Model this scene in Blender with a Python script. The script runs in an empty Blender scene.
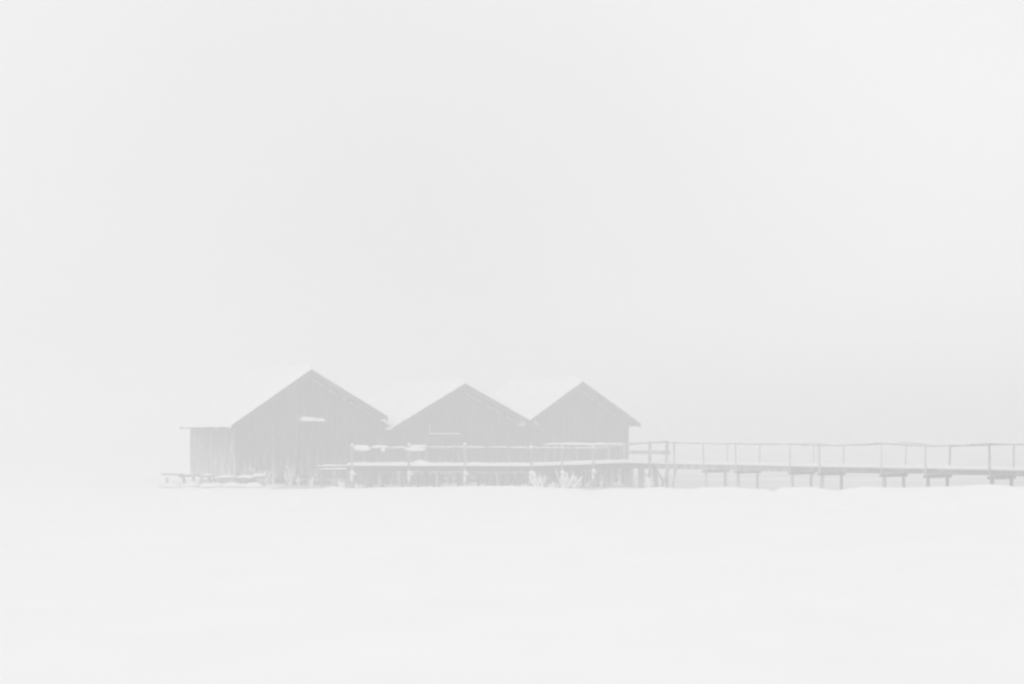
import bpy, math, random
from mathutils import Vector, Matrix, noise
random.seed(7)
S = bpy.context.scene
COL = S.collection
R = math.radians

# ------------------------------------------------------------------ survey
# metric survey of the place: eye 2.6 m above the ice, focal length 1600 px at 1024 px width
CAMZ, FOC, CX, HOR = 2.6, 1600.0, 512.0, 434.0
def gx(px, D): return (px - CX) / FOC * D
def gz(y, D): return CAMZ - (y - HOR) * D / FOC
def G(px, y, D): return Vector((gx(px, D), D, gz(y, D)))

# ------------------------------------------------------------------ materials
def newmat(name):
    m = bpy.data.materials.new(name); m.use_nodes = True
    nt = m.node_tree
    return m, nt, nt.nodes, nt.links, nt.nodes['Principled BSDF']

def math_node(N, L, op, a, b=None, clamp=False):
    n = N.new('ShaderNodeMath'); n.operation = op; n.use_clamp = clamp
    for i, v in enumerate((a, b)):
        if v is None: continue
        if isinstance(v, (int, float)): n.inputs[i].default_value = v
        else: L.new(v, n.inputs[i])
    return n.outputs[0]

def wood(name, dark, light, pitch=0.19, frost=0.15, mist_frost_base=0.0, base_h=1.2, axis='X'):
    """weathered softwood boards; hoar frost in vertical streaks; paler foot painted in for ground mist and frost"""
    m, nt, N, L, P = newmat(name)
    tc = N.new('ShaderNodeTexCoord'); sp = N.new('ShaderNodeSeparateXYZ'); L.new(tc.outputs['Object'], sp.inputs[0])
    along = sp.outputs[0] if axis == 'X' else sp.outputs[1]
    idx = math_node(N, L, 'FLOOR', math_node(N, L, 'DIVIDE', along, pitch))
    wn = N.new('ShaderNodeTexWhiteNoise'); wn.noise_dimensions = '1D'; L.new(idx, wn.inputs['W'])
    mp = N.new('ShaderNodeMapping'); mp.inputs['Scale'].default_value = (9, 9, .7); L.new(tc.outputs['Object'], mp.inputs[0])
    no = N.new('ShaderNodeTexNoise'); no.inputs['Scale'].default_value = 2.2; no.inputs['Detail'].default_value = 6; L.new(mp.outputs[0], no.inputs[0])
    f = math_node(N, L, 'ADD', math_node(N, L, 'MULTIPLY', wn.outputs['Value'], .6), math_node(N, L, 'MULTIPLY', no.outputs[0], .5), True)
    mix = N.new('ShaderNodeMix'); mix.data_type = 'RGBA'
    mix.inputs['A'].default_value = (*dark, 1); mix.inputs['B'].default_value = (*light, 1); L.new(f, mix.inputs['Factor'])
    # frost streaks
    mp2 = N.new('ShaderNodeMapping'); mp2.inputs['Scale'].default_value = (3.2, 3.2, .55); L.new(tc.outputs['Object'], mp2.inputs[0])
    n2 = N.new('ShaderNodeTexNoise'); n2.inputs['Scale'].default_value = 1.3; n2.inputs['Detail'].default_value = 8; n2.inputs['Roughness'].default_value = .7
    L.new(mp2.outputs[0], n2.inputs[0])
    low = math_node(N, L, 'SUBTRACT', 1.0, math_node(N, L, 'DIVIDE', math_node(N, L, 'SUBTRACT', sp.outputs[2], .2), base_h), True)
    thr = math_node(N, L, 'ADD', math_node(N, L, 'MULTIPLY', math_node(N, L, 'SUBTRACT', n2.outputs[0], .52), 3.2), frost)
    thr = math_node(N, L, 'ADD', thr, math_node(N, L, 'MULTIPLY', low, mist_frost_base), True)  # fade into ground mist, with low frost, painted into the colour by height
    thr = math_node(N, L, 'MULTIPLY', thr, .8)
    mx2 = N.new('ShaderNodeMix'); mx2.data_type = 'RGBA'; L.new(thr, mx2.inputs['Factor'])
    L.new(mix.outputs['Result'], mx2.inputs['A']); mx2.inputs['B'].default_value = (.72, .72, .73, 1)
    L.new(mx2.outputs['Result'], P.inputs['Base Color'])
    P.inputs['Roughness'].default_value = .9; P.inputs['Specular IOR Level'].default_value = .15
    bp = N.new('ShaderNodeBump'); bp.inputs['Strength'].default_value = .4; bp.inputs['Distance'].default_value = .01
    L.new(no.outputs[0], bp.inputs['Height']); L.new(bp.outputs[0], P.inputs['Normal'])
    return m

M = {}
M['front'] = wood('hut_front_boards', (.02, .0195, .019), (.075, .073, .07), frost=-.13, mist_frost_base=.5, base_h=1.8)
M['side'] = wood('hut_side_boards', (.05, .05, .048), (.12, .12, .118), frost=.08, mist_frost_base=.55, base_h=2.4, axis='Y')
M['timber'] = wood('dark_timber', (.03, .029, .028), (.07, .068, .066), frost=-.25)
M['rail'] = wood('rail_timber', (.09, .088, .086), (.2, .198, .195), frost=.4)
M['pile'] = wood('pile_timber', (.04, .039, .038), (.09, .088, .085), frost=.2, mist_frost_base=.3, base_h=.9)
M['bridge'] = wood('hoar_frosted_timber', (.13, .128, .125), (.26, .258, .255), frost=.3)
M['hoar'] = wood('thick_hoar_timber', (.26, .26, .258), (.4, .4, .398), frost=.45)
M['bare'] = wood('damp_bridge_timber', (.06, .058, .056), (.14, .138, .135), frost=.0)
M['frosted'] = wood('frosted_trim', (.12, .12, .12), (.3, .3, .3), frost=.35)

def snow(name, col=.9, scale=1.0):
    m, nt, N, L, P = newmat(name)
    tc = N.new('ShaderNodeTexCoord')
    n1 = N.new('ShaderNodeTexNoise'); n1.inputs['Scale'].default_value = .35 * scale; n1.inputs['Detail'].default_value = 6
    n2 = N.new('ShaderNodeTexNoise'); n2.inputs['Scale'].default_value = 14 * scale; n2.inputs['Detail'].default_value = 8
    L.new(tc.outputs['Object'], n1.inputs[0]); L.new(tc.outputs['Object'], n2.inputs[0])
    cr = N.new('ShaderNodeValToRGB')
    cr.color_ramp.elements[0].position = .3; cr.color_ramp.elements[0].color = (col*.975, col*.975, col*.98, 1)
    cr.color_ramp.elements[1].position = .7; cr.color_ramp.elements[1].color = (col, col, col, 1)
    L.new(n1.outputs[0], cr.inputs[0]); L.new(cr.outputs[0], P.inputs['Base Color'])
    P.inputs['Roughness'].default_value = .85; P.inputs['Specular IOR Level'].default_value = .12
    bp = N.new('ShaderNodeBump'); bp.inputs['Strength'].default_value = .25; bp.inputs['Distance'].default_value = .01
    L.new(n2.outputs[0], bp.inputs['Height']); L.new(bp.outputs[0], P.inputs['Normal'])
    return m
M['snow'] = snow('snow_on_timber', .768, 2)
M['ground'] = snow('snow_field', .9)
M['frost'] = snow('hoar_frost', .85, 4)

def ice():
    m, nt, N, L, P = newmat('lake_ice')
    tc = N.new('ShaderNodeTexCoord')
    mp = N.new('ShaderNodeMapping'); mp.inputs['Scale'].default_value = (.5, 1, 1); L.new(tc.outputs['Object'], mp.inputs[0])
    n1 = N.new('ShaderNodeTexNoise'); n1.inputs['Scale'].default_value = .12; n1.inputs['Detail'].default_value = 7; L.new(mp.outputs[0], n1.inputs[0])
    cr = N.new('ShaderNodeValToRGB')
    cr.color_ramp.elements[0].position = .42; cr.color_ramp.elements[0].color = (.5, .5, .505, 1)
    cr.color_ramp.elements[1].position = .68; cr.color_ramp.elements[1].color = (.72, .725, .73, 1)
    L.new(n1.outputs[0], cr.inputs[0]); L.new(cr.outputs[0], P.inputs['Base Color'])
    P.inputs['Roughness'].default_value = .6; P.inputs['Specular IOR Level'].default_value = .2
    return m
M['ice'] = ice()

# ------------------------------------------------------------------ mesh helpers
class MB:
    def __init__(s): s.v = []; s.f = []
    def quadbox(s, pts):
        """8 points: bottom 4 (ccw), top 4"""
        b = len(s.v); s.v += [Vector(p) for p in pts]
        s.f += [(b+3, b+2, b+1, b), (b+4, b+5, b+6, b+7), (b, b+1, b+5, b+4), (b+1, b+2, b+6, b+5), (b+2, b+3, b+7, b+6), (b+3, b, b+4, b+7)]
    def box(s, x0, x1, y0, y1, z0, z1):
        s.quadbox([(x0, y0, z0), (x1, y0, z0), (x1, y1, z0), (x0, y1, z0), (x0, y0, z1), (x1, y0, z1), (x1, y1, z1), (x0, y1, z1)])
    def beam(s, a, b, w, h, up=(0, 0, 1)):
        """rectangular bar from a to b, width w sideways, height h"""
        a, b = Vector(a), Vector(b); d = (b - a).normalized(); u = Vector(up)
        if abs(d.dot(u)) > .95: u = Vector((0, 1, 0))
        sd = d.cross(u).normalized() * w / 2; u2 = sd.cross(d).normalized() * h / 2
        s.quadbox([a-sd-u2, a+sd-u2, b+sd-u2, b-sd-u2, a-sd+u2, a+sd+u2, b+sd+u2, b-sd+u2])
    def tube(s, pts, rad, n=8, cap=True):
        pts = [Vector(p) for p in pts]
        rads = rad if isinstance(rad, (list, tuple)) else [rad] * len(pts)
        rings = []
        for i, p in enumerate(pts):
            d = (pts[min(i+1, len(pts)-1)] - pts[max(i-1, 0)]).normalized()
            r = d.cross(Vector((0, 0, 1)))
            if r.length < .1: r = d.cross(Vector((1, 0, 0)))
            r.normalize(); q = r.cross(d)
            b = len(s.v); rings.append(b)
            for k in range(n):
                t = 2 * math.pi * k / n
                s.v.append(p + (r * math.cos(t) + q * math.sin(t)) * rads[i])
        for a, b in zip(rings, rings[1:]):
            for k in range(n): s.f.append((a+k, a+(k+1) % n, b+(k+1) % n, b+k))
        if cap:
            s.f.append(tuple(rings[0]+k for k in range(n))[::-1]); s.f.append(tuple(rings[-1]+k for k in range(n)))
    def cap(s, pts, w, h, seed=0, ends=.15, n=7):
        """soft ridge of snow lying along a line: half-round section of width w, height h, lumpy"""
        pts = [Vector(p) for p in pts]
        dense = []
        for a, b in zip(pts, pts[1:]):
            k = max(1, int((b - a).length / .12))
            for i in range(k): dense.append(a.lerp(b, i / k))
        dense.append(pts[-1])
        rings = []; m = len(dense)
        for i, p in enumerate(dense):
            d = dense[min(i+1, m-1)] - dense[max(i-1, 0)]; d.normalize()
            sd = d.cross(Vector((0, 0, 1))).normalized()
            e = min(1, (min(i, m-1-i) * .12 + .02) / ends) ** .5
            q = .8 + .45 * noise.noise(Vector((p.x * 1.3 + seed, p.y * 1.3, seed * 1.7))) + .2 * noise.noise(Vector((p.x * 5, p.y * 5, seed)))
            b = len(s.v); rings.append(b)
            for k in range(n):
                t = math.pi * k / (n - 1)
                x = -math.cos(t); z = math.sin(t) ** .7 if t > 0 and t < math.pi - 1e-6 else 0
                s.v.append(p + sd * x * w / 2 * (.75 + .25 * e) + Vector((0, 0, z * h * e * q)))
        for a, b in zip(rings, rings[1:]):
            for k in range(n): s.f.append((a+k, b+k, b+(k+1) % n, a+(k+1) % n))
        s.f.append(tuple(rings[0]+k for k in range(n))); s.f.append(tuple(rings[-1]+k for k in range(n))[::-1])
    def lump(s, c, rx, ry, rz, seed=0):
        b = len(s.v); nu, nv = 10, 6
        for j in range(nv + 1):
            ph = -math.pi/2 + math.pi * j / nv
            for i in range(nu):
                th = 2 * math.pi * i / nu
                d = Vector((math.cos(th) * math.cos(ph), math.sin(th) * math.cos(ph), math.sin(ph)))
                q = 1 + .3 * noise.noise(d * 1.6 + Vector((seed * 3.1, seed, 0)))
                s.v.append(Vector(c) + Vector((d.x * rx, d.y * ry, d.z * rz)) * q)
        for j in range(nv):
            for i in range(nu): s.f.append((b+j*nu+i, b+j*nu+(i+1) % nu, b+(j+1)*nu+(i+1) % nu, b+(j+1)*nu+i))
    def build(s, name, mat, parent=None, smooth=False, bevel=0):
        me = bpy.data.meshes.new(name); me.from_pydata([tuple(v) for v in s.v], [], s.f); me.update()
        if smooth:
            for p in me.polygons: p.use_smooth = True
            me.set_sharp_from_angle(angle=R(50))
        me.materials.append(mat)
        o = bpy.data.objects.new(name, me); COL.objects.link(o)
        if parent: o.parent = parent
        if bevel:
            md = o.modifiers.new('bevel', 'BEVEL'); md.width = bevel; md.segments = 1
        return o

def thing(name, label, cat, loc=(0, 0, 0), rz=0, group=None):
    o = bpy.data.objects.new(name, None); COL.objects.link(o)
    o.location = loc; o.rotation_euler = (0, 0, rz); o['label'] = label; o['category'] = cat
    if group: o['group'] = group
    return o

# ------------------------------------------------------------------ ground
CREST = [(-3000, 489, 78), (-600, 489, 78), (0, 490.5, 76), (160, 490.5, 76), (178, 489.3, 76), (196, 490.4, 76), (215, 489.2, 76), (240, 489.8, 76), (290, 489.2, 76), (320, 488.6, 76), (333, 486.4, 76), (341, 487.2, 76), (347, 488.2, 76),
 (400, 487, 75.5), (440, 486.8, 75.5), (465, 486, 75.5), (500, 485.8, 75.5), (525, 486, 75), (550, 487.5, 75), (575, 488.6, 75), (592, 490.6, 75), (603, 489.6, 75), (612, 488, 75), (640, 488.2, 74), (660, 487, 73),
 (680, 488.2, 72), (690, 488.8, 71.5), (705, 487.1, 71), (735, 487, 70), (750, 488.6, 69), (767, 489, 68.5), (772, 493.5, 68), (777, 488.8, 68), (788, 487, 67.5),
 (812, 486.8, 66.5), (824, 488.6, 66), (833, 490.4, 65.5), (843, 489.6, 65), (852, 488, 64.5), (866, 486.4, 64), (885, 487.3, 63.5), (915, 487.5, 62), (935, 486.8, 61), (960, 486, 60),
 (980, 484.6, 59), (992, 484.2, 58.7), (1006, 485.8, 58), (1016, 486.8, 57.5), (1040, 485.5, 57), (1120, 485, 53), (1300, 488, 47), (1600, 497, 40), (4000, 560, 20)]
crest = [(gx(p, D), D, gz(y, D)) for p, y, D in CREST]
crest[0] = (-700, 80, -.06); crest[-1] = (700, 12, .1)
def crest_at(x):
    for a, b in zip(crest, crest[1:]):
        if x <= b[0]:
            t = (x - a[0]) / (b[0] - a[0]); ts = t * t * (3 - 2 * t)
            return a[1] + (b[1] - a[1]) * t, a[2] + (b[2] - a[2]) * ts
    return crest[-1][1:]
def sst(a, b, x):
    t = max(0, min(1, (x - a) / (b - a))); return t * t * (3 - 2 * t)
xs = [-600, -420, -280, -190, -130, -95, -70, -55, -45, -38, -33]
x = -30
while x < 30: xs.append(x); x += .14
xs += [30, 33, 38, 45, 55, 70, 95, 130, 190, 280, 420, 600]
ys_abs = [-520, -300, -160, -90, -50, -25, -12, -5]
fr = [i / 70 for i in range(71)]
after = [.15, .3, .5, .8, 1.2, 1.8, 2.6, 4, 7, 12, 20, 35, 60, 120, 250, 500]
b = MB(); rows = None
cols = []
for x in xs:
    yc, zc = crest_at(x)
    col = []
    pts = [(y, None) for y in ys_abs] + [(yc - (yc + 2) * (1 - f) ** 1.7, None) for f in fr] + [(yc + a, a) for a in after]
    for y, a in pts:
        n1 = noise.noise(Vector((x * .06, y * .05, 3))) * .05 + noise.noise(Vector((x * .25, y * .2, 9))) * .012
        if a is None:
            h = zc * sst(yc - 22, yc, y) + n1 * (1 - sst(yc - 8, yc, y) * .8)
            h += .03 * noise.noise(Vector((x * .8, y * .8, 1))) * sst(yc - 6, yc - 1, y) * (1 - sst(yc-1, yc, y))
        else:
            target = -.5 * sst(-12.6, -10.6, x)
            target = target if x > -12.6 else 0
            h = zc + (min(target, zc) - zc) * sst(0, 2.4, a)
            if x < -12.6: h -= .0 + .03 * sst(0, 60, a)
        col.append(Vector((x, y, h)))
    cols.append(col)
nr = len(cols[0])
for c in cols: b.v += c
for i in range(len(cols) - 1):
    for j in range(nr - 1):
        k = i * nr + j; b.f.append((k, k + nr, k + nr + 1, k + 1))
o = b.build('snow_ground', M['ground'], smooth=True); o['kind'] = 'structure'
b = MB(); b.v = [Vector(p) for p in ((-600, 10, -.12), (600, 10, -.12), (600, 600, -.12), (-600, 600, -.12))]; b.f = [(0, 1, 2, 3)]
o = b.build('lake_ice', M['ice']); o['kind'] = 'structure'

# ------------------------------------------------------------------ boathouses
TH = R(26); U = Vector((math.cos(TH), math.sin(TH), 0)); Vv = Vector((-math.sin(TH), math.cos(TH), 0))
ROW = Vector((gx(236, 84), 84, 0))
def s_at(px, off=0):
    """distance along the row of fronts at which bearing px crosses (off = metres in front of the walls)"""
    o = ROW - Vv * off; k = (px - CX) / FOC
    return (k * o.y - o.x) / (U.x - k * U.y)

def boathouse(s0, W, L, xr, ridge, ml, mr, el, er, ov, zb, label, skirt, seed, ledge=None, hatch=None, ovb=.6):
    """local frame: x along the front, y towards the back. ridge at xr, slopes ml/mr, eave overhangs el/er."""
    rnd = random.Random(seed)
    loc = ROW + U * s0
    t = thing('boathouse', label, 'boathouse', loc, TH, 'snow covered boathouses in a row on the lake')
    TK = .12
    top = lambda x: ridge - (ml if x < xr else mr) * abs(x - xr)
    und = lambda x: top(x) - TK * 1.25
    # front and back walls of vertical boards
    for nm, y0, sgn in (('front_wall', 0, -1), ('back_wall', L, 1)):
        w = MB(); x = 0
        while x < W - .01:
            bw = min(.19, W - x); d = rnd.uniform(0, .022); lo = zb + rnd.uniform(-.09, .04)
            a, c = x + .006, x + bw - .006
            if a < xr < c: c = xr if xr - a > .02 else c
            ya, yb = (y0 - d if sgn < 0 else y0), (y0 + .04 if sgn < 0 else y0 + .04 + d)
            w.quadbox([(a, ya, lo), (c, ya, lo), (c, yb, lo), (a, yb, lo), (a, ya, und(a)), (c, ya, und(c)), (c, yb, und(c)), (a, yb, und(a))])
            x += bw
        # solid backing so that nothing shines through
        yy0, yy1 = (y0 + .045, y0 + .08) if sgn < 0 else (y0 - .04, y0 - .005)
        for a, c in ((0.02, xr), (xr, W - .02)):
            w.quadbox([(a, yy0, zb), (c, yy0, zb), (c, yy1, zb), (a, yy1, zb), (a, yy0, und(a) - .01), (c, yy0, und(c) - .01), (c, yy1, und(c) - .01), (a, yy1, und(a) - .01)])
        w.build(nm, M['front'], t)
    for x0, nm in ((0, 'side_wall'), (W, 'side_wall')):
        w = MB(); y = .09
        while y < L - .05:
            bw = min(.19, L - .05 - y); d = rnd.uniform(0, .02); lo = zb + rnd.uniform(-.07, .04)
            xa, xb = (x0 - d, x0 + .035) if x0 == 0 else (x0 - .035, x0 + d)
            w.box(xa, xb, y + .006, y + bw - .006, lo, und(x0) - .03); y += bw
        xa, xb = (.04, .07) if x0 == 0 else (W - .07, W - .04)
        w.box(xa, xb, .09, L - .05, zb, und(x0) - .05)
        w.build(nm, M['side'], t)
    w = MB(); w.box(.08, W - .08, .1, L - .06, zb - .02, zb + .1); w.box(.02, W - .02, .02, .16, zb - .2, zb - .03)
    w.box(.02, W - .02, L - .2, L - .04, zb - .2, zb - .03)
    for k in range(3):
        xx = .3 + (W - .6) * k / 2; w.box(xx - .08, xx + .08, .17, L - .21, zb - .2, zb - .03)
    w.build('floor', M['timber'], t)
    # roof: two slabs, boards on rafters
    rf = MB()
    xl, xrr = -el, W + er
    for a, c in ((xl, xr), (xr, xrr)):
        rf.quadbox([(a, -ov, top(a) - TK), (c, -ov, top(c) - TK), (c, L + ovb, top(c) - TK), (a, L + ovb, top(a) - TK),
                    (a, -ov, top(a)), (c, -ov, top(c)), (c, L + ovb, top(c)), (a, L + ovb, top(a))])
    roof = rf.build('roof', M['timber'], t)
    for sx in (xl + .35, xl + .55 * (xr - xl), xr, xr + .45 * (xrr - xr), xrr - .35):
        p = MB(); zt = top(sx) - TK - .03 - (.05 if sx == xr else 0)
        p.box(sx - .06, sx + .06, -ov + .12, -.03, zt - .16, zt); p.build('purlin_end', M['timber'], roof)
    for a, c, m_ in ((xl, xr, ml), (xr, xrr, mr)):
        p = MB(); hh = .23
        p.quadbox([(a, -ov - .035, top(a) - hh), (c, -ov - .035, top(c) - hh), (c, -ov - .003, top(c) - hh), (a, -ov - .003, top(a) - hh),
                   (a, -ov - .035, top(a) + .03), (c, -ov - .035, top(c) + .03), (c, -ov - .003, top(c) + .03), (a, -ov - .003, top(a) + .03)])
        p.build('bargeboard', M['timber'], roof)
    # pale frosted batten where gable boards meet the soffit, broken into stretches
    for sgn, end in ((1, W - .2), (-1, .2)):
        x = xr + sgn * .35
        while (end - x) * sgn > .3:
            ln = rnd.uniform(.5, 1.3); x2 = x + sgn * min(ln, abs(end - x))
            dz = .27 + rnd.uniform(0, .03)
            p = MB(); p.beam((x, -.05, top(x) - dz), (x2, -.05, top(x2) - dz), .05, .075, (0, 0, 1)); p.build('gable_batten', M['frosted'] if (sgn > 0 and rnd.random() < .8) else M['rail'], t)
            x = x2 + sgn * rnd.uniform(.06, .4)
    # snow on each slope: lumpy sheet with rounded edges
    for a, c in ((xl, xr), (xr, xrr)):
        sn = MB(); nx, ny = 28, 52
        for j in range(ny + 1):
            y = -ov - .01 + (L + ov + ovb) * j / ny
            for i in range(nx + 1):
                x = a + (c - a) * i / nx
                e = min(y + ov + .01, L + ovb - y + .02) ; ex = abs(x - (xl if a == xl else xrr))
                th = .3 * (1 - math.exp(-max(0, e) * 4)) * (1 - .8 * math.exp(-ex * 5)) + .012
                th *= 1 + .35 * noise.noise(Vector((x * .6 + seed, y * .6, seed)))
                lip = .05 * noise.noise(Vector((x * 2, y * 2, seed))) if 0 < i < nx else 0
                yy = y + (.06 * noise.noise(Vector((x * 1.5, seed, 5))) if j in (0,) else 0)
                ledge_col = (i == 0 and a == xl) or (i == nx and c == xrr)
                sn.v.append(Vector((x + (0 if not ledge_col else -.07 - lip if a == xl else .07 + lip), max(yy, -ov - .03), top(x) + .035 + th + lip * .6 - (.13 * (1 + .8 * noise.noise(Vector((y * 1.4, seed, 1)))) if ledge_col else 0))))
        base = len(sn.v)
        for k_, v in enumerate(list(sn.v)):
            edge_ = (k_ % (nx + 1) == 0 and a == xl) or (k_ % (nx + 1) == nx and c == xrr)
            sn.v.append(Vector((v.x, v.y, min(top(v.x) + .002, v.z - .03) if edge_ else top(v.x) + .002)))
        st = nx + 1
        for j in range(ny):
            for i in range(nx):
                k = j * st + i; sn.f.append((k, k+1, k+st+1, k+st)); sn.f.append((base+k+st, base+k+st+1, base+k+1, base+k))
        for i in range(nx):
            sn.f.append((base+i, base+i+1, i+1, i)); k = ny*st+i; sn.f.append((k, k+1, base+k+1, base+k))
        for j in range(ny):
            k = j*st; sn.f.append((k, k+st, base+k+st, base+k)); k = j*st+nx; sn.f.append((base+k, base+k+st, k+st, k))
        sn.build('snow_cover', M['snow'], roof, smooth=True)
    # piles
    for yy in (.15, L * .5, L - .2):
        nn = max(4, int(W / 1.6))
        for k in range(nn):
            xx = .12 + (W - .24) * k / (nn - 1)
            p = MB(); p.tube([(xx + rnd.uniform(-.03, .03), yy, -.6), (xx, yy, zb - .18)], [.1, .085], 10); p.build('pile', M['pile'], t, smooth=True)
    # boards hanging down below the sill
    for a, c in skirt:
        w = MB(); x = a
        while x < c:
            lo = rnd.uniform(-.1, .1) if rnd.random() < .85 else zb - .15
            w.box(x, x + .17, -.01 + rnd.uniform(-.01, .01), .018, lo, zb - .12); x += .185
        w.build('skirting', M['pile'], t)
    if ledge:
        a, c, z = ledge
        p = MB(); p.box(a, c, -.42, -.03, z, z + .06); p.beam((a + .15, -.36, z - .03), (a + .15, -.03, z - .36), .06, .06); p.beam((c - .15, -.36, z - .03), (c - .15, -.03, z - .36), .06, .06)
        lg = p.build('ledge', M['timber'], t)
        p = MB(); p.cap([(a - .02, -.24, z + .062), (c + .02, -.24, z + .062)], .5, .27, seed, ends=.12); p.build('snow', M['snow'], lg, smooth=True)
        p = MB(); p.box(a + .15, c - .15, -.05, -.026, z + .1, z + 1.0); lgd = p.build('loft_door', M['front'], t)
    if hatch:
        a, c, z0, z1 = hatch
        p = MB(); p.box(a + .1, c - .1, -.05, -.028, z0 + .08, z1 - .08); h = p.build('hatch', M['front'], t)
        p = MB()
        p.box(a, c, -.085, -.024, z0, z0 + .075); p.box(a, c, -.08, -.024, z1 - .075, z1)
        p.box(c - .09, c, -.075, -.024, z0 + .077, z1 - .077)
        p.build('frame', M['timber'], h)
        p = MB(); p.box(a, a + .09, -.075, -.024, z0 + .077, z1 - .077); p.build('frame', M['frosted'], h)
        p = MB(); p.cap([(a, -.08, z0 + .077), (c, -.08, z0 + .077)], .1, .07, seed); p.build('snow', M['snow'], h, smooth=True)
    # nothing built along the foot; its mist fade is in the board colour
    for k in range(int(W * 1.6)):
        pass
    return t

s1 = 0.0
h1 = boathouse(0, 8.05, 9.3, 3.85, 6.0, .685, .57, .5, .15, .85, .36,
    'largest grey board boathouse at the left end of the row, snowy ledge in its gable', [(3.35, 7.5)], 11,
    ledge=(s_at(300.5, .2), s_at(323.5, .2), 3.22))
c2 = s_at(458.8)
b = MB(); x = 8.06
while x < 8.75:
    zt_ = 3.3 - (x - 8.06) * .62; b.quadbox([(x, .02, .3), (x + .15, .02, .3), (x + .15, .06, .3), (x, .06, .3), (x, .02, zt_), (x + .15, .02, zt_ - .08), (x + .15, .06, zt_ - .08), (x, .06, zt_)]); x += .16
b.quadbox([(8.06, -.2, 3.3), (8.9, -.2, 2.78), (8.9, 2.5, 2.78), (8.06, 2.5, 3.3), (8.06, -.2, 3.38), (8.9, -.2, 2.86), (8.9, 2.5, 2.86), (8.06, 2.5, 3.38)])
b.box(8.06, 8.8, .061, .09, .3, 2.8)
lt = b.build('lean_to', M['front'], h1)
b = MB(); b.cap([(8.1, .6, 3.37), (8.85, .6, 2.9)], 1.4, .12, 3); b.build('snow_cover', M['snow'], lt, smooth=True)
boathouse(c2 - 4.0, 8.3, 9.0, 4.0, 5.38, .57, .507, .33, .55, .85, .36,
    'middle boathouse of the three, its wide low gable fitted with a square hatch', [(.1, 8.2)], 23,
    hatch=(s_at(428.5) - (c2 - 4.0), s_at(460) - (c2 - 4.0), 2.52, 3.28))
c3 = s_at(575.8)
boathouse(c3 - 3.4, 6.95, 8.6, 3.4, 5.6, .66, .63, .3, .3, .85, .36,
    'smallest and farthest boathouse with a steep snowy roof, beside the footbridge corner', [(.1, 6.9)], 37)

# ------------------------------------------------------------------ jetty in front of the boathouses
jet = thing('boat_jetty', 'snow topped timber jetty with one railing, running before the three boathouses', 'jetty')
NEAR = [(347, 80.5, 1.0), (440, 80, 1.0), (530, 79.6, 1.0), (575, 80.8, 1.04), (625, 82, 1.12), (656, 79.6, 1.12)]
near = [Vector((gx(p, D), D, z)) for p, D, z in NEAR]
def offs(P, w):
    out = []
    for i, p in enumerate(P):
        d = (P[min(i+1, len(P)-1)] - P[max(i-1, 0)]); d.z = 0; d.normalize()
        out.append(p + Vector((-d.y, d.x, 0)) * w)
    return out
far = offs(near, 1.7); far[-1] = near[-1] + Vector((1.1, 1.1, 0)); far[-2] = near[-2] + Vector((.3, 1.9, 0))
near_j, far_j = near, far
b = MB(); rnd = random.Random(3)
for a0, a1, c0, c1 in zip(near, near[1:], far, far[1:]):
    n = max(1, int((a1 - a0).length / .2))
    for i in range(n):
        t0, t1 = i / n, (i + .93) / n; j = rnd.uniform(-.03, .03)
        p0, p1 = a0.lerp(a1, t0), a0.lerp(a1, t1); q0, q1 = c0.lerp(c1, t0), c0.lerp(c1, t1)
        e = (p0 - q0).normalized() * (.06 + j)
        b.quadbox([p0 + e - Vector((0, 0, .05)), p1 + e - Vector((0, 0, .05)), q1 - Vector((0, 0, .05)), q0 - Vector((0, 0, .05)), p0 + e, p1 + e, q1, q0])
b.build('deck', M['timber'], jet)
def deck_snow(near, far, h, seed, parent, nlat=8, step=.22):
    b = MB(); rowsn = 0
    for k, (a0, a1, c0, c1) in enumerate(zip(near, near[1:], far, far[1:])):
        n = max(1, int((a1 - a0).length / step))
        for i in range(n + (1 if k == len(near) - 2 else 0)):
            p, q = a0.lerp(a1, i / n), c0.lerp(c1, i / n); e = (p - q).normalized(); rowsn += 1
            en = 1.0
            prof = []
            for l in range(nlat + 1):
                u = l / nlat; base = (p + e * .07).lerp(q - e * .05, u)
                r = min(u, 1 - u) * 2
                hh = h * (1 - (1 - r) ** 4) * (1 + .35 * noise.noise(Vector((base.x * .8, base.y * .8, seed))) + .2 * noise.noise(Vector((base.x * 3, base.y * 3, seed))))
                b.v.append(base + Vector((0, 0, .004 + (hh if 0 < l < nlat else h * .55))))
            for l in range(nlat + 1):
                u = l / nlat; b.v.append((p + e * .07).lerp(q - e * .05, u) + Vector((0, 0, .003)))
    w = 2 * (nlat + 1)
    for i in range(rowsn - 1):
        for l in range(nlat):
            k = i * w + l; b.f.append((k, k + w, k + w + 1, k + 1))
            k += nlat + 1; b.f.append((k + 1, k + w + 1, k + w, k))
        k = i * w; b.f.append((k, k + nlat + 1, k + nlat + 1 + w, k + w))
        k = i * w + nlat; b.f.append((k, k + w, k + w + nlat + 1, k + nlat + 1))
    for i in (0, rowsn - 1):
        b.f.append(tuple(i * w + l for l in range(nlat + 1)) + tuple(i * w + nlat + 1 + l for l in reversed(range(nlat + 1))))
    return b.build('deck_snow', M['snow'], parent, smooth=True)
deck_snow(near, far, .15, 4.2, jet)
for P, dd in ((near, .02), (far, -.15)):
    b = MB()
    for p, q in zip(P, P[1:]): b.beam(p - Vector((0, dd * -1, .16)), q - Vector((0, dd * -1, .16)), .1, .2)
    b.build('stringer', M['timber'], jet)
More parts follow.
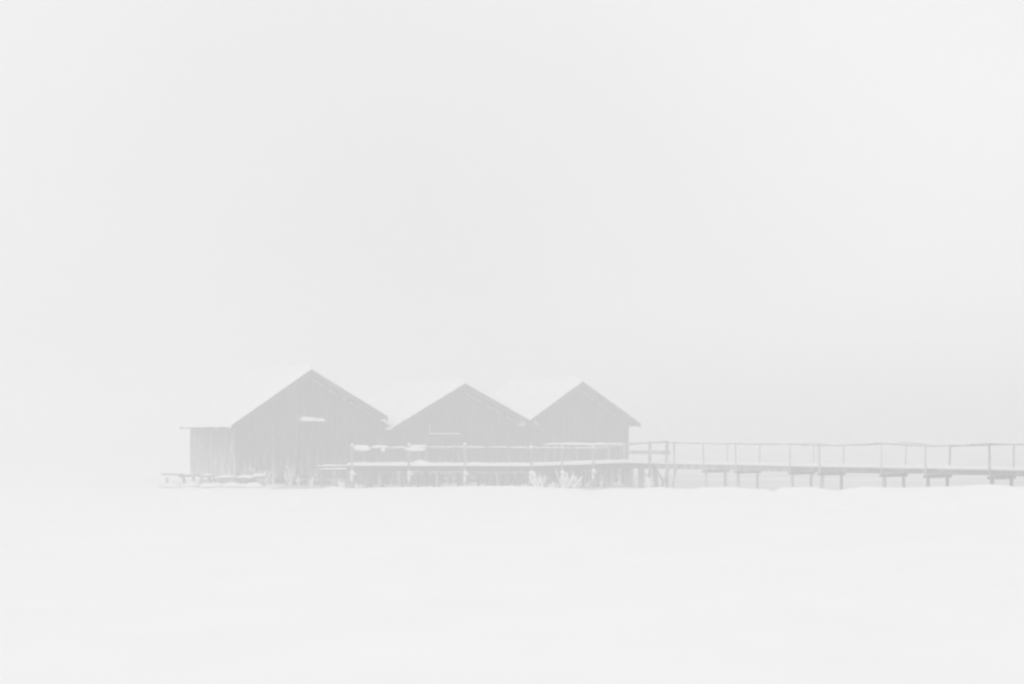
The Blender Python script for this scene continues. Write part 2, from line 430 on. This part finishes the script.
# lower brace with a lick of snow
lowa, lowb = Vector((gx(408, 80.2), 80.15, .66)), Vector((gx(532, 79.7), 79.75, .66))
b = MB(); b.beam(lowa, lowb, .06, .1); lb = b.build('lower_brace', M['pile'], jet)
for k in range(6):
    b = MB(); b.cap([lowa.lerp(lowb, (k + .08) / 6) + Vector((0, 0, .05)), lowa.lerp(lowb, (k + rnd.uniform(.5, .95)) / 6) + Vector((0, 0, .05))], .07, .045, k)
    b.build('snow', M['snow'], lb, smooth=True)
def at_px(P, px):
    for a, c in zip(P, P[1:]):
        ka, kc = a.x / a.y, c.x / c.y; k = (px - CX) / FOC
        if ka <= k <= kc + 1e-6:
            # solve (a + t(c-a)).x = k*y
            d = c - a; t = (k * a.y - a.x) / (d.x - k * d.y); return a + d * t
    return P[-1].copy()
RT = {352: 448.0, 409: 447.6, 465: 447.2, 531: 448.0, 562: 448.2, 593: 448.2}
tops = []
for px, y in RT.items():
    p = at_px(near, px) + Vector((0, -.06, 0)); zt = gz(y, p.y); tops.append(Vector((p.x, p.y, zt)))
    b = MB(); r = .055 if px < 540 else .045
    b.beam((p.x, p.y, -.5), (p.x + rnd.uniform(-.03, .03), p.y, zt + (.14 if px in (352, 409, 465) else .02)), .1 if px < 540 else .08, .1)
    po = b.build('post', M['rail'] if px < 540 else M['frosted'], jet, bevel=.008)
    b = MB(); b.lump((p.x, p.y, zt + (.17 if px in (352, 409, 465) else .06)), .09, .09, .07, px); b.build('snow', M['snow'], po, smooth=True)
    # snow-laden bracket just under the deck
    b = MB(); b.lump((p.x + .02, p.y - .09, p.z - .34), .12, .08, .12, px); b.lump((p.x + .14, p.y - .07, p.z - .42), .08, .06, .05, px + 1)
    b.lump((p.x, p.y - .06, p.z - .62), .075, .05, .16, px + 2)
    b.build('clinging_snow', M['snow'], po, smooth=True)
# curved end of the rail up to the heavy corner posts
ends = [G(608, 446.9, 81.6), G(622, 445.2, 81.9), G(636, 443.6, 81.2), G(650, 442.4, 80.0), G(667, 441.8, 79.0)]
rail_pts = tops + ends
b = MB(); b.tube([p + Vector((0, 0, -.01)) for p in rail_pts], .042, 8); rl = b.build('handrail', M['rail'], jet, smooth=True)
for k, (p, q) in enumerate(zip(rail_pts[:-2], rail_pts[1:-1])):
    n = 3
    for i in range(n):
        a_, c_ = p.lerp(q, (i + rnd.uniform(0, .06)) / n), p.lerp(q, (i + rnd.uniform(.9, 1)) / n)
        hh = .05
        if k == 0 and i < 2: hh = .13
        if k == 1 and i == 0: hh = .15
        b = MB(); b.cap([a_ + Vector((0, 0, .02)), c_ + Vector((0, 0, .02))], .1 if hh < .1 else .16, hh, k * 3 + i)
        b.build('snow', M['snow'], rl, smooth=True)
# thick rolls of snow sagging off the rail
def roll(px0, px1, z, r, seed):
    n = 10; pts, rr = [], []
    for i in range(n + 1):
        p = at_px(near, px0 + (px1 - px0) * i / n); u = i / n
        q = (min(u, 1 - u) * 2) ** .35 * (1 + .35 * noise.noise(Vector((px0 + i * .45, seed, 2))))
        pts.append((p.x, p.y - .06, z + .03 * noise.noise(Vector((i * .5, seed, 7))))); rr.append(max(.015, r * q))
    b = MB(); b.tube(pts, rr, 10); b.build('snow', M['snow'], rl, smooth=True)
roll(354, 371, 1.85, .12, 1); roll(381, 385.5, 1.81, .11, 2); roll(404, 426, 1.84, .11, 3)
# far rail with a thick cap of snow
fr_ = [G(543, 444.4, 83.2), G(562, 444.6, 83.4), G(593, 444.9, 83.8), G(624, 444.0, 84.2), G(645, 442.6, 82.5)]
b = MB(); b.tube(fr_, .045, 8); fl = b.build('handrail', M['rail'], jet, smooth=True)
b = MB(); b.cap([p + Vector((0, 0, .0)) for p in fr_[:4]], .17, .14, 8, ends=1.2); b.build('snow', M['snow'], fl, smooth=True)
for px in (545, 577, 609, 624):
    p = at_px(fr_, px); b = MB(); b.beam((p.x, p.y, -.5), (p.x, p.y, p.z), .08, .08); b.build('post', M['rail'], jet)
# heavy corner posts and mid rail right of the farthest boathouse
for px, D, w in ((650, 80.0, .15), (667, 79.0, .16)):
    p = G(px, 442, D); b = MB(); b.beam((p.x, p.y, -.5), (p.x, p.y, p.z + .07), w, w); po = b.build('corner_post', M['bridge'], jet, bevel=.01)
    b = MB(); b.lump((p.x, p.y, p.z + .09), .1, .1, .06, px); b.build('snow', M['snow'], po, smooth=True)
b = MB(); b.beam(G(629, 452.2, 81.5), G(669.5, 452.3, 78.8), .06, .18); b.build('mid_rail', M['bridge'], jet)
b = MB(); b.beam(G(624, 444.2, 81.9), G(668, 441.9, 78.95), .07, .09); b.build('top_board', M['bridge'], jet)
b = MB(); b.beam(G(674.2, 443, 78.0), Vector((gx(674.2, 78), 78, -.3)), .07, .07); b.build('post', M['rail'], jet)
# piles, struts
for px in (352, 380, 409, 437, 465, 498, 531, 562, 593, 612, 632, 643, 656):
    for P in (near, far):
        p = at_px(near, px)
        d = Vector((0, .12, 0)) if P is near else Vector((rnd.uniform(-.05, .05), 1.5, 0))
        p = p + d
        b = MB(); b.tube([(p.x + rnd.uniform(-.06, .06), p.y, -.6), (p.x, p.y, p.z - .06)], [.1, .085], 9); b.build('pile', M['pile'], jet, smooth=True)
for px0, px1, y0, y1 in ((640, 652, 467, 484), (652, 645, 466, 486), (655, 664, 467, 483), (670, 662, 466, 486), (676, 673, 467, 487)):
    b = MB(); b.beam(G(px0, y0, 79.3), G(px1, y1, 79.2), .09, .09); b.build('brace', M['pile'], jet)
# boards closing the space below the deck
b = MB()
for a0, a1 in zip(far[:5], far[1:5]):
    n = int((a1 - a0).length / .2)
    for i in range(n):
        if rnd.random() < .06: continue
        p, q = a0.lerp(a1, i / n) + Vector((0, -.25, 0)), a0.lerp(a1, (i + .9) / n) + Vector((0, -.25, 0)); lo = rnd.uniform(-.15, .1)
        b.quadbox([(p.x, p.y, lo), (q.x, q.y, lo), (q.x, q.y + .03, lo), (p.x, p.y + .03, lo), (p.x, p.y, p.z - .08), (q.x, q.y, q.z - .08), (q.x, q.y + .03, q.z - .08), (p.x, p.y + .03, p.z - .08)])
b.build('skirting', M['pile'], jet)
# narrow plank running out to the left of the jetty
a_, c_ = G(317, 466.6, 81.2), G(349, 466.4, 80.7)
b = MB(); b.beam(a_, c_, .5, .06); pl = b.build('gangplank', M['timber'], jet)
b = MB(); b.cap([a_ + Vector((0, 0, .03)), c_ + Vector((0, 0, .03))], .5, .1, 5); b.build('snow', M['snow'], pl, smooth=True)
a_, c_ = G(320, 470.2, 80.9), G(347, 470.0, 80.4)
b = MB(); b.beam(a_, c_, .08, .08); pl = b.build('lower_plank', M['timber'], jet)
b = MB(); b.cap([a_ + Vector((0, 0, .04)), c_ + Vector((0, 0, .04))], .1, .07, 6); b.build('snow', M['snow'], pl, smooth=True)
for px in (322, 336): b = MB(); b.tube([G(px, 466.8, 81), Vector((gx(px, 81), 81, -.5))], .06, 8); b.build('pile', M['pile'], jet, smooth=True)
# a swept up pile of snow on the jetty deck
b = MB(); b.cap([(gx(px, 80.4), 80.35, 1.04) for px in (404, 413, 424, 435)], .6, .26, 4, ends=.7, n=10)
o = b.build('snow_heap', M['snow'], smooth=True); o['label'] = 'low heap of snow lying on the jetty deck before the middle boathouse'; o['category'] = 'snow heap'

# ------------------------------------------------------------------ footbridge to the shore
fb = thing('footbridge', 'long narrow timber footbridge with thin sagging rails, running to the right', 'footbridge')
A = Vector((gx(656, 79.6), 79.6, 1.12)); E = Vector((gx(1024, 63), 63, 1.17))
d = (E - A); d.z = 0; LEN = d.length; d.normalize(); nrm = Vector((-d.y, d.x, 0)); WID = 1.5
def fbp(t): return A + d * t + Vector((0, 0, .05 * min(t, LEN) / LEN))
def t_px(px):
    k = (px - CX) / FOC; return (k * A.y - A.x) / (d.x - k * d.y)
posts = [705, 737, 791, 821, 883, 927, 991]
ytop = {705: 443.0, 737: 443.4, 791: 443.8, 821: 445.2, 883: 443.0, 927: 445.8, 991: 443.6}
ts = [t_px(p) for p in posts]; zt = [gz(ytop[p], fbp(t).y) for p, t in zip(posts, ts)]
t = ts[-1]
while t < 36: t += random.choice((1.9, 2.9)); ts.append(t); zt.append(2.2 + random.uniform(-.04, .04))
TEND = ts[-1] + .6
rnd = random.Random(5)
b = MB(); n = int(TEND / .2)
for i in range(n):
    t0, t1 = TEND * i / n, TEND * (i + .93) / n; j = rnd.uniform(-.03, .05)
    p0, p1 = fbp(t0) - nrm * (.05 + j), fbp(t1) - nrm * (.05 + j); q0, q1 = fbp(t0) + nrm * (WID + .05), fbp(t1) + nrm * (WID + .05); dn = Vector((0, 0, .05))
    b.quadbox([p0 - dn, p1 - dn, q1 - dn, q0 - dn, p0, p1, q1, q0])
b.build('deck', M['bridge'], fb)
nn_ = [fbp(TEND * i / 8) for i in range(9)]; ff_ = [p + nrm * WID for p in nn_]
deck_snow(nn_, ff_, .11, 9.1, fb)
for off in (.0, WID):
    cuts = [0] + ts + [TEND]
    for k_, (t0, t1) in enumerate(zip(cuts, cuts[1:])):
        b = MB(); dz = rnd.uniform(-.02, .02); b.beam(fbp(t0) + nrm * off - Vector((0, 0, .155 + dz)), fbp(t1 + .02) + nrm * off - Vector((0, 0, .145 + dz)), .09, .18)
        b.build('stringer', M['bridge'] if k_ < 3 else M['bare'], fb)
rt_n, rt_f = [], []
for i, (t, z) in enumerate(zip(ts, zt)):
    p = fbp(t); w = .06 + rnd.uniform(-.012, .015)
    q = p + nrm * WID
    zf = z + rnd.uniform(-.05, .03)
    pn = p - nrm * .09
    b = MB(); b.beam((pn.x, pn.y, p.z - .32), (pn.x + rnd.uniform(-.03, .03), pn.y, z), w, w); b.build('rail_post', M['hoar'] if i < 5 else M['rail'], fb)
    qf = q + nrm * .02
    b = MB(); b.beam((qf.x, qf.y, p.z - .05), (qf.x + rnd.uniform(-.03, .03), qf.y, zf), w, w); b.build('rail_post', M['hoar'] if i < 5 else M['rail'], fb)
    rt_n.append(Vector((pn.x, pn.y, z))); rt_f.append(Vector((qf.x, qf.y, zf)))
    # trestle: two piles and a cross beam
    b = MB(); b.beam(p - nrm * .16 - Vector((0, 0, .325)), q + nrm * .1 - Vector((0, 0, .325)), .13, .13); cb = b.build('crossbeam', M['bridge'] if i < 3 else M['bare'], fb)
    b = MB(); b.cap([p - nrm * .16 - Vector((0, 0, .262)), p - nrm * .06 - Vector((0, 0, .262))], .14, .06, i); b.build('snow', M['snow'], cb, smooth=True)
    for o_ in (.08, WID - .12):
        pm = M['hoar'] if i < 3 else M['bridge'] if i < 5 else M['bare']
        pp = p + nrm * o_; r = .065 + rnd.uniform(-.01, .02)
        b = MB(); b.tube([(pp.x + rnd.uniform(-.05, .05), pp.y, -.7), (pp.x, pp.y, pp.z - .39)], [r * 1.1, r], 10); b.build('pile', pm, fb, smooth=True)
def sagrail(P, name, sag, r):
    pts = []
    for k, (p, q) in enumerate(zip(P, P[1:])):
        n = 6; sg = sag * ((q - p).length / 3) * rnd.uniform(.3, 1)
        for i in range(n): u = i / n; pts.append(p.lerp(q, u) - Vector((0, 0, 4 * sg * u * (1 - u))))
    pts.append(P[-1])
    b = MB(); b.tube(pts, r, 7); o = b.build(name, M['rail'], fb, smooth=True)
    b = MB(); b.cap([p + Vector((0, 0, r * .6)) for p in pts], r * 1.9, .03, 3.3); b.build('snow', M['snow'], o, smooth=True)
start_n = G(669, 442.2, 78.9); start_f = start_n + Vector((.9, 1.3, 0))
sagrail([start_n, G(674.2, 442.5, 78.0)] + rt_n, 'handrail', .03, .038)
sagrail([start_f] + rt_f, 'handrail', .05, .03)

# ------------------------------------------------------------------ low broken jetty on the left
lj = thing('low_jetty', 'low crooked snow laden landing of short planks beside the largest boathouse', 'landing')
segs = [(161, 180.5, 474.4, 475.0, 79.5), (178, 193, 477.0, 475.3, 80.2), (198.5, 211, 476.6, 476.4, 79.2), (211.5, 234, 479.0, 478.2, 79.6), (235, 252, 478.3, 479.0, 79.0), (250, 265, 477.6, 477.0, 79.8)]
for k, (x0, x1, y0, y1, D) in enumerate(segs):
    a_, c_ = G(x0, y0, D), G(x1, y1, D)
    b = MB(); b.beam(a_ + Vector((0, .5, 0)), c_ + Vector((0, .5 + .3 * (k % 2), .0)), 1.0 - .1 * (k % 3), .07); pl = b.build('plank', M['bridge'], lj)
    b = MB(); b.cap([a_ + Vector((.03, .45, .05)), c_ + Vector((-.03, .45, .05))], 1.0, .07 + .03 * k, k + 20, ends=.4); b.build('snow', M['snow'], pl, smooth=True)
for px, D, lean in ((167, 79.7, .0), (183.5, 79.9, .05), (202, 79.5, -.1), (209, 80, .1), (221, 79.6, .12), (226, 79.6, -.1), (233, 79.4, 0), (243, 79.3, .04), (248, 79.8, -.15), (259, 79.6, .0), (263, 80.1, 0)):
    p = G(px, 477, D); b = MB(); b.tube([(p.x + lean * 3, p.y, -.5), (p.x, p.y, gz(477.5, D))], .07, 8); b.build('leg', M['bridge'], lj, smooth=True)
b = MB(); b.beam(G(228, 480, 79.5), G(247, 486, 79.4), .07, .09); b.beam(G(204, 480, 79.4), G(224, 486, 79.4), .07, .08); b.build('brace', M['bridge'], lj)

rnd = random.Random(8)
ORD = ('leftmost', 'second from left', 'middle', 'fourth from left', 'rightmost')
for k in range(5):
    px = 174 + k * 20 + rnd.uniform(-3, 3); D = 79 + rnd.uniform(-.4, .5); g = G(px, 478, D)
    b = MB(); b.lump((0, 0, 0), rnd.uniform(.45, .8), .45, rnd.uniform(.12, .2), k); b.lump((rnd.uniform(-.5, .5), .05, -.02), .35, .3, .12, k + 9); o = b.build('snow_heap', M['snow'], smooth=True)
    o.location = (g.x, g.y, (.02, .05, .03, .07)[k % 4]); o['category'] = 'snow heap'; o['group'] = 'heaps of snow under the low crooked landing'
    o['label'] = ORD[k] + ' of the five small snow heaps drifted under the low crooked landing'
# ------------------------------------------------------------------ frosted bushes
def bush(px, y, D, h, n, seed, label, spread=.9, r0=.034):
    rnd = random.Random(seed); b = MB(); r0 = .02 if spread < .6 else .03
    def grow(p, dr, ln, r, lev):
        q = p + dr * ln; m = p.lerp(q, .5) + Vector((rnd.uniform(-1, 1), rnd.uniform(-1, 1), rnd.uniform(-.5, .5))) * ln * .06
        b.tube([p, m, q], [r, r * .9, r * .75], 5)
        if lev:
            for _ in range(rnd.choice((2, 3))):
                nd = (dr + Vector((rnd.uniform(-1, 1), rnd.uniform(-1, 1), rnd.uniform(-.2, .6))) * .6).normalized()
                grow(p.lerp(q, rnd.uniform(.45, 1)), nd, ln * rnd.uniform(.45, .75), r * .75, lev - 1)
    for k in range(n):
        a = rnd.uniform(0, 6.28); s_ = rnd.uniform(.1, spread)
        dr = Vector((math.cos(a) * s_, math.sin(a) * s_ * .6, 1)).normalized()
        grow(Vector((rnd.uniform(-.12, .12), rnd.uniform(-.1, .1), 0)), dr, h * rnd.uniform(.4, .65), r0, 2)
    o = b.build('frosted_bush', M['frost'], smooth=True)
    g = G(px, y, D); o.location = (g.x, g.y, min(g.z, .2) - .12)
    o['label'] = label; o['category'] = 'bush'; o['group'] = 'frosted bushes around the jetty'
bush(539, 488, 77, .95, 7, 1, 'left of two white frosted bushes before the jetty, below the dip between roofs')
bush(564, 488, 77, 1.0, 8, 2, 'widest white frosted bush, forked, before the jetty deck')
bush(574, 488, 77.3, .8, 5, 3, 'leaning frosted bush touching the right side of the widest bush')
bush(552, 489, 76.6, .5, 6, 12, 'tiny frosted bush between the two big white bushes before the jetty')
bush(646, 489, 76, .75, 5, 4, 'upright frosted bush under the heavy corner posts of the jetty')
bush(261, 486, 81.5, 1.15, 6, 5, 'tall thin frosted bush at the right end of the low crooked landing', .4)
bush(272, 486, 82, .9, 4, 6, 'small frosted bush against the open left foot of the largest boathouse', .4)
bush(291, 486, 82.5, .95, 5, 7, 'frosted bush where the skirting of the largest boathouse begins', .4)
bush(300, 486, 82.3, .7, 4, 8, 'low frosted bush under the snowy ledge of the largest boathouse', .5)
bush(313, 488, 79.5, .75, 4, 9, 'frosted bush under the left tip of the gangplank', .5)
bush(342, 488, 78.5, .6, 4, 10, 'frosted bush at the left end post of the jetty', .6)
bush(357, 488, 78.5, .45, 4, 11, 'lowest frosted tuft just right of the jetty end post', .8)

# ------------------------------------------------------------------ haze
b = MB(); b.box(-640, 640, -540, 640, -1.6, 8.2)
me_o = b.build('haze', bpy.data.materials.new('haze_air')); me_o['kind'] = 'stuff'
m = me_o.data.materials[0]; m.use_nodes = True; nt = m.node_tree
for nd in list(nt.nodes): nt.nodes.remove(nd)
out = nt.nodes.new('ShaderNodeOutputMaterial'); pv = nt.nodes.new('ShaderNodeVolumePrincipled')
pv.inputs['Color'].default_value = (.9, .9, .9, 1); pv.inputs['Density'].default_value = .0144; pv.inputs['Anisotropy'].default_value = 0
nt.links.new(pv.outputs[0], out.inputs['Volume'])

# ------------------------------------------------------------------ sky and light (overcast)
SUN_EL, SUN_AZ = R(30), R(200)
w = bpy.data.worlds.new('World'); S.world = w; w.use_nodes = True
N, L = w.node_tree.nodes, w.node_tree.links
bg = N['Background']; sky = N.new('ShaderNodeTexSky'); sky.sky_type = 'NISHITA'; sky.sun_disc = False
sky.sun_elevation = SUN_EL; sky.sun_rotation = SUN_AZ; sky.dust_density = 6; sky.air_density = 1.0
hs = N.new('ShaderNodeHueSaturation'); hs.inputs['Saturation'].default_value = 0
mx = N.new('ShaderNodeMix'); mx.data_type = 'RGBA'; mx.inputs['Factor'].default_value = .88
L.new(sky.outputs[0], hs.inputs['Color']); L.new(hs.outputs[0], mx.inputs['A']); mx.inputs['B'].default_value = (7.45, 7.45, 7.45, 1)
geo = N.new('ShaderNodeTexCoord'); sp = N.new('ShaderNodeSeparateXYZ'); L.new(geo.outputs['Generated'], sp.inputs[0])
up = math_node(N, L, 'ADD', math_node(N, L, 'MULTIPLY', math_node(N, L, 'MAXIMUM', sp.outputs[2], 0.0), .05), 1.0)   # overcast: brighter overhead
vm = N.new('ShaderNodeVectorMath'); vm.operation = 'SCALE'; 
# a broad, soft bank of thicker cloud stands over the lake beyond the boathouses; faint unevenness elsewhere
cv = N.new('ShaderNodeVectorMath'); cv.operation = 'DISTANCE'; L.new(geo.outputs['Generated'], cv.inputs[0]); cv.inputs[1].default_value = (-.07, .985, .085)
mr_ = N.new('ShaderNodeMapRange'); mr_.interpolation_type = 'SMOOTHSTEP'; L.new(cv.outputs['Value'], mr_.inputs['Value'])
mr_.inputs['From Min'].default_value = 0; mr_.inputs['From Max'].default_value = .36; mr_.inputs['To Min'].default_value = .115; mr_.inputs['To Max'].default_value = 0
cn = N.new('ShaderNodeTexNoise'); cn.inputs['Scale'].default_value = 5; cn.inputs['Detail'].default_value = 3; L.new(geo.outputs['Generated'], cn.inputs[0])
cl = math_node(N, L, 'SUBTRACT', 1.0, math_node(N, L, 'ADD', mr_.outputs[0], math_node(N, L, 'MULTIPLY', math_node(N, L, 'SUBTRACT', cn.outputs[0], .5), .05)))
up = math_node(N, L, 'MULTIPLY', up, cl)
L.new(mx.outputs['Result'], vm.inputs[0]); L.new(up, vm.inputs['Scale'])
L.new(vm.outputs[0], bg.inputs['Color']); bg.inputs['Strength'].default_value = .1
sd = bpy.data.lights.new('sun', 'SUN'); sd.energy = .5; sd.angle = R(30); sd.color = (1, .985, .965)
so = bpy.data.objects.new('sun', sd); COL.objects.link(so)
# sun direction matches the sky texture
dirv = Vector((math.sin(SUN_AZ) * math.cos(SUN_EL), math.cos(SUN_AZ) * math.cos(SUN_EL), math.sin(SUN_EL)))
so.rotation_euler = dirv.to_track_quat('Z', 'Y').to_euler()

# ------------------------------------------------------------------ camera and render settings
cd = bpy.data.cameras.new('camera'); co = bpy.data.objects.new('camera', cd); COL.objects.link(co); S.camera = co
co.location = (0, 0, CAMZ); co.rotation_euler = (R(90), 0, 0)
cd.sensor_width = 36; cd.lens = 36 * FOC / 1024; cd.shift_y = (HOR - 342) / 1024; cd.clip_end = 3000; cd.clip_start = .1
S.view_settings.view_transform = 'Standard'; S.view_settings.look = 'None'; S.view_settings.gamma = 1; S.view_settings.exposure = .352
c = S.cycles
c.filter_width = 2.4
c.use_adaptive_sampling = False; c.use_denoising = True
try: c.denoiser = 'OPENIMAGEDENOISE'
except Exception: pass
c.max_bounces = 12; c.diffuse_bounces = 4; c.volume_bounces = 6; c.transparent_max_bounces = 8
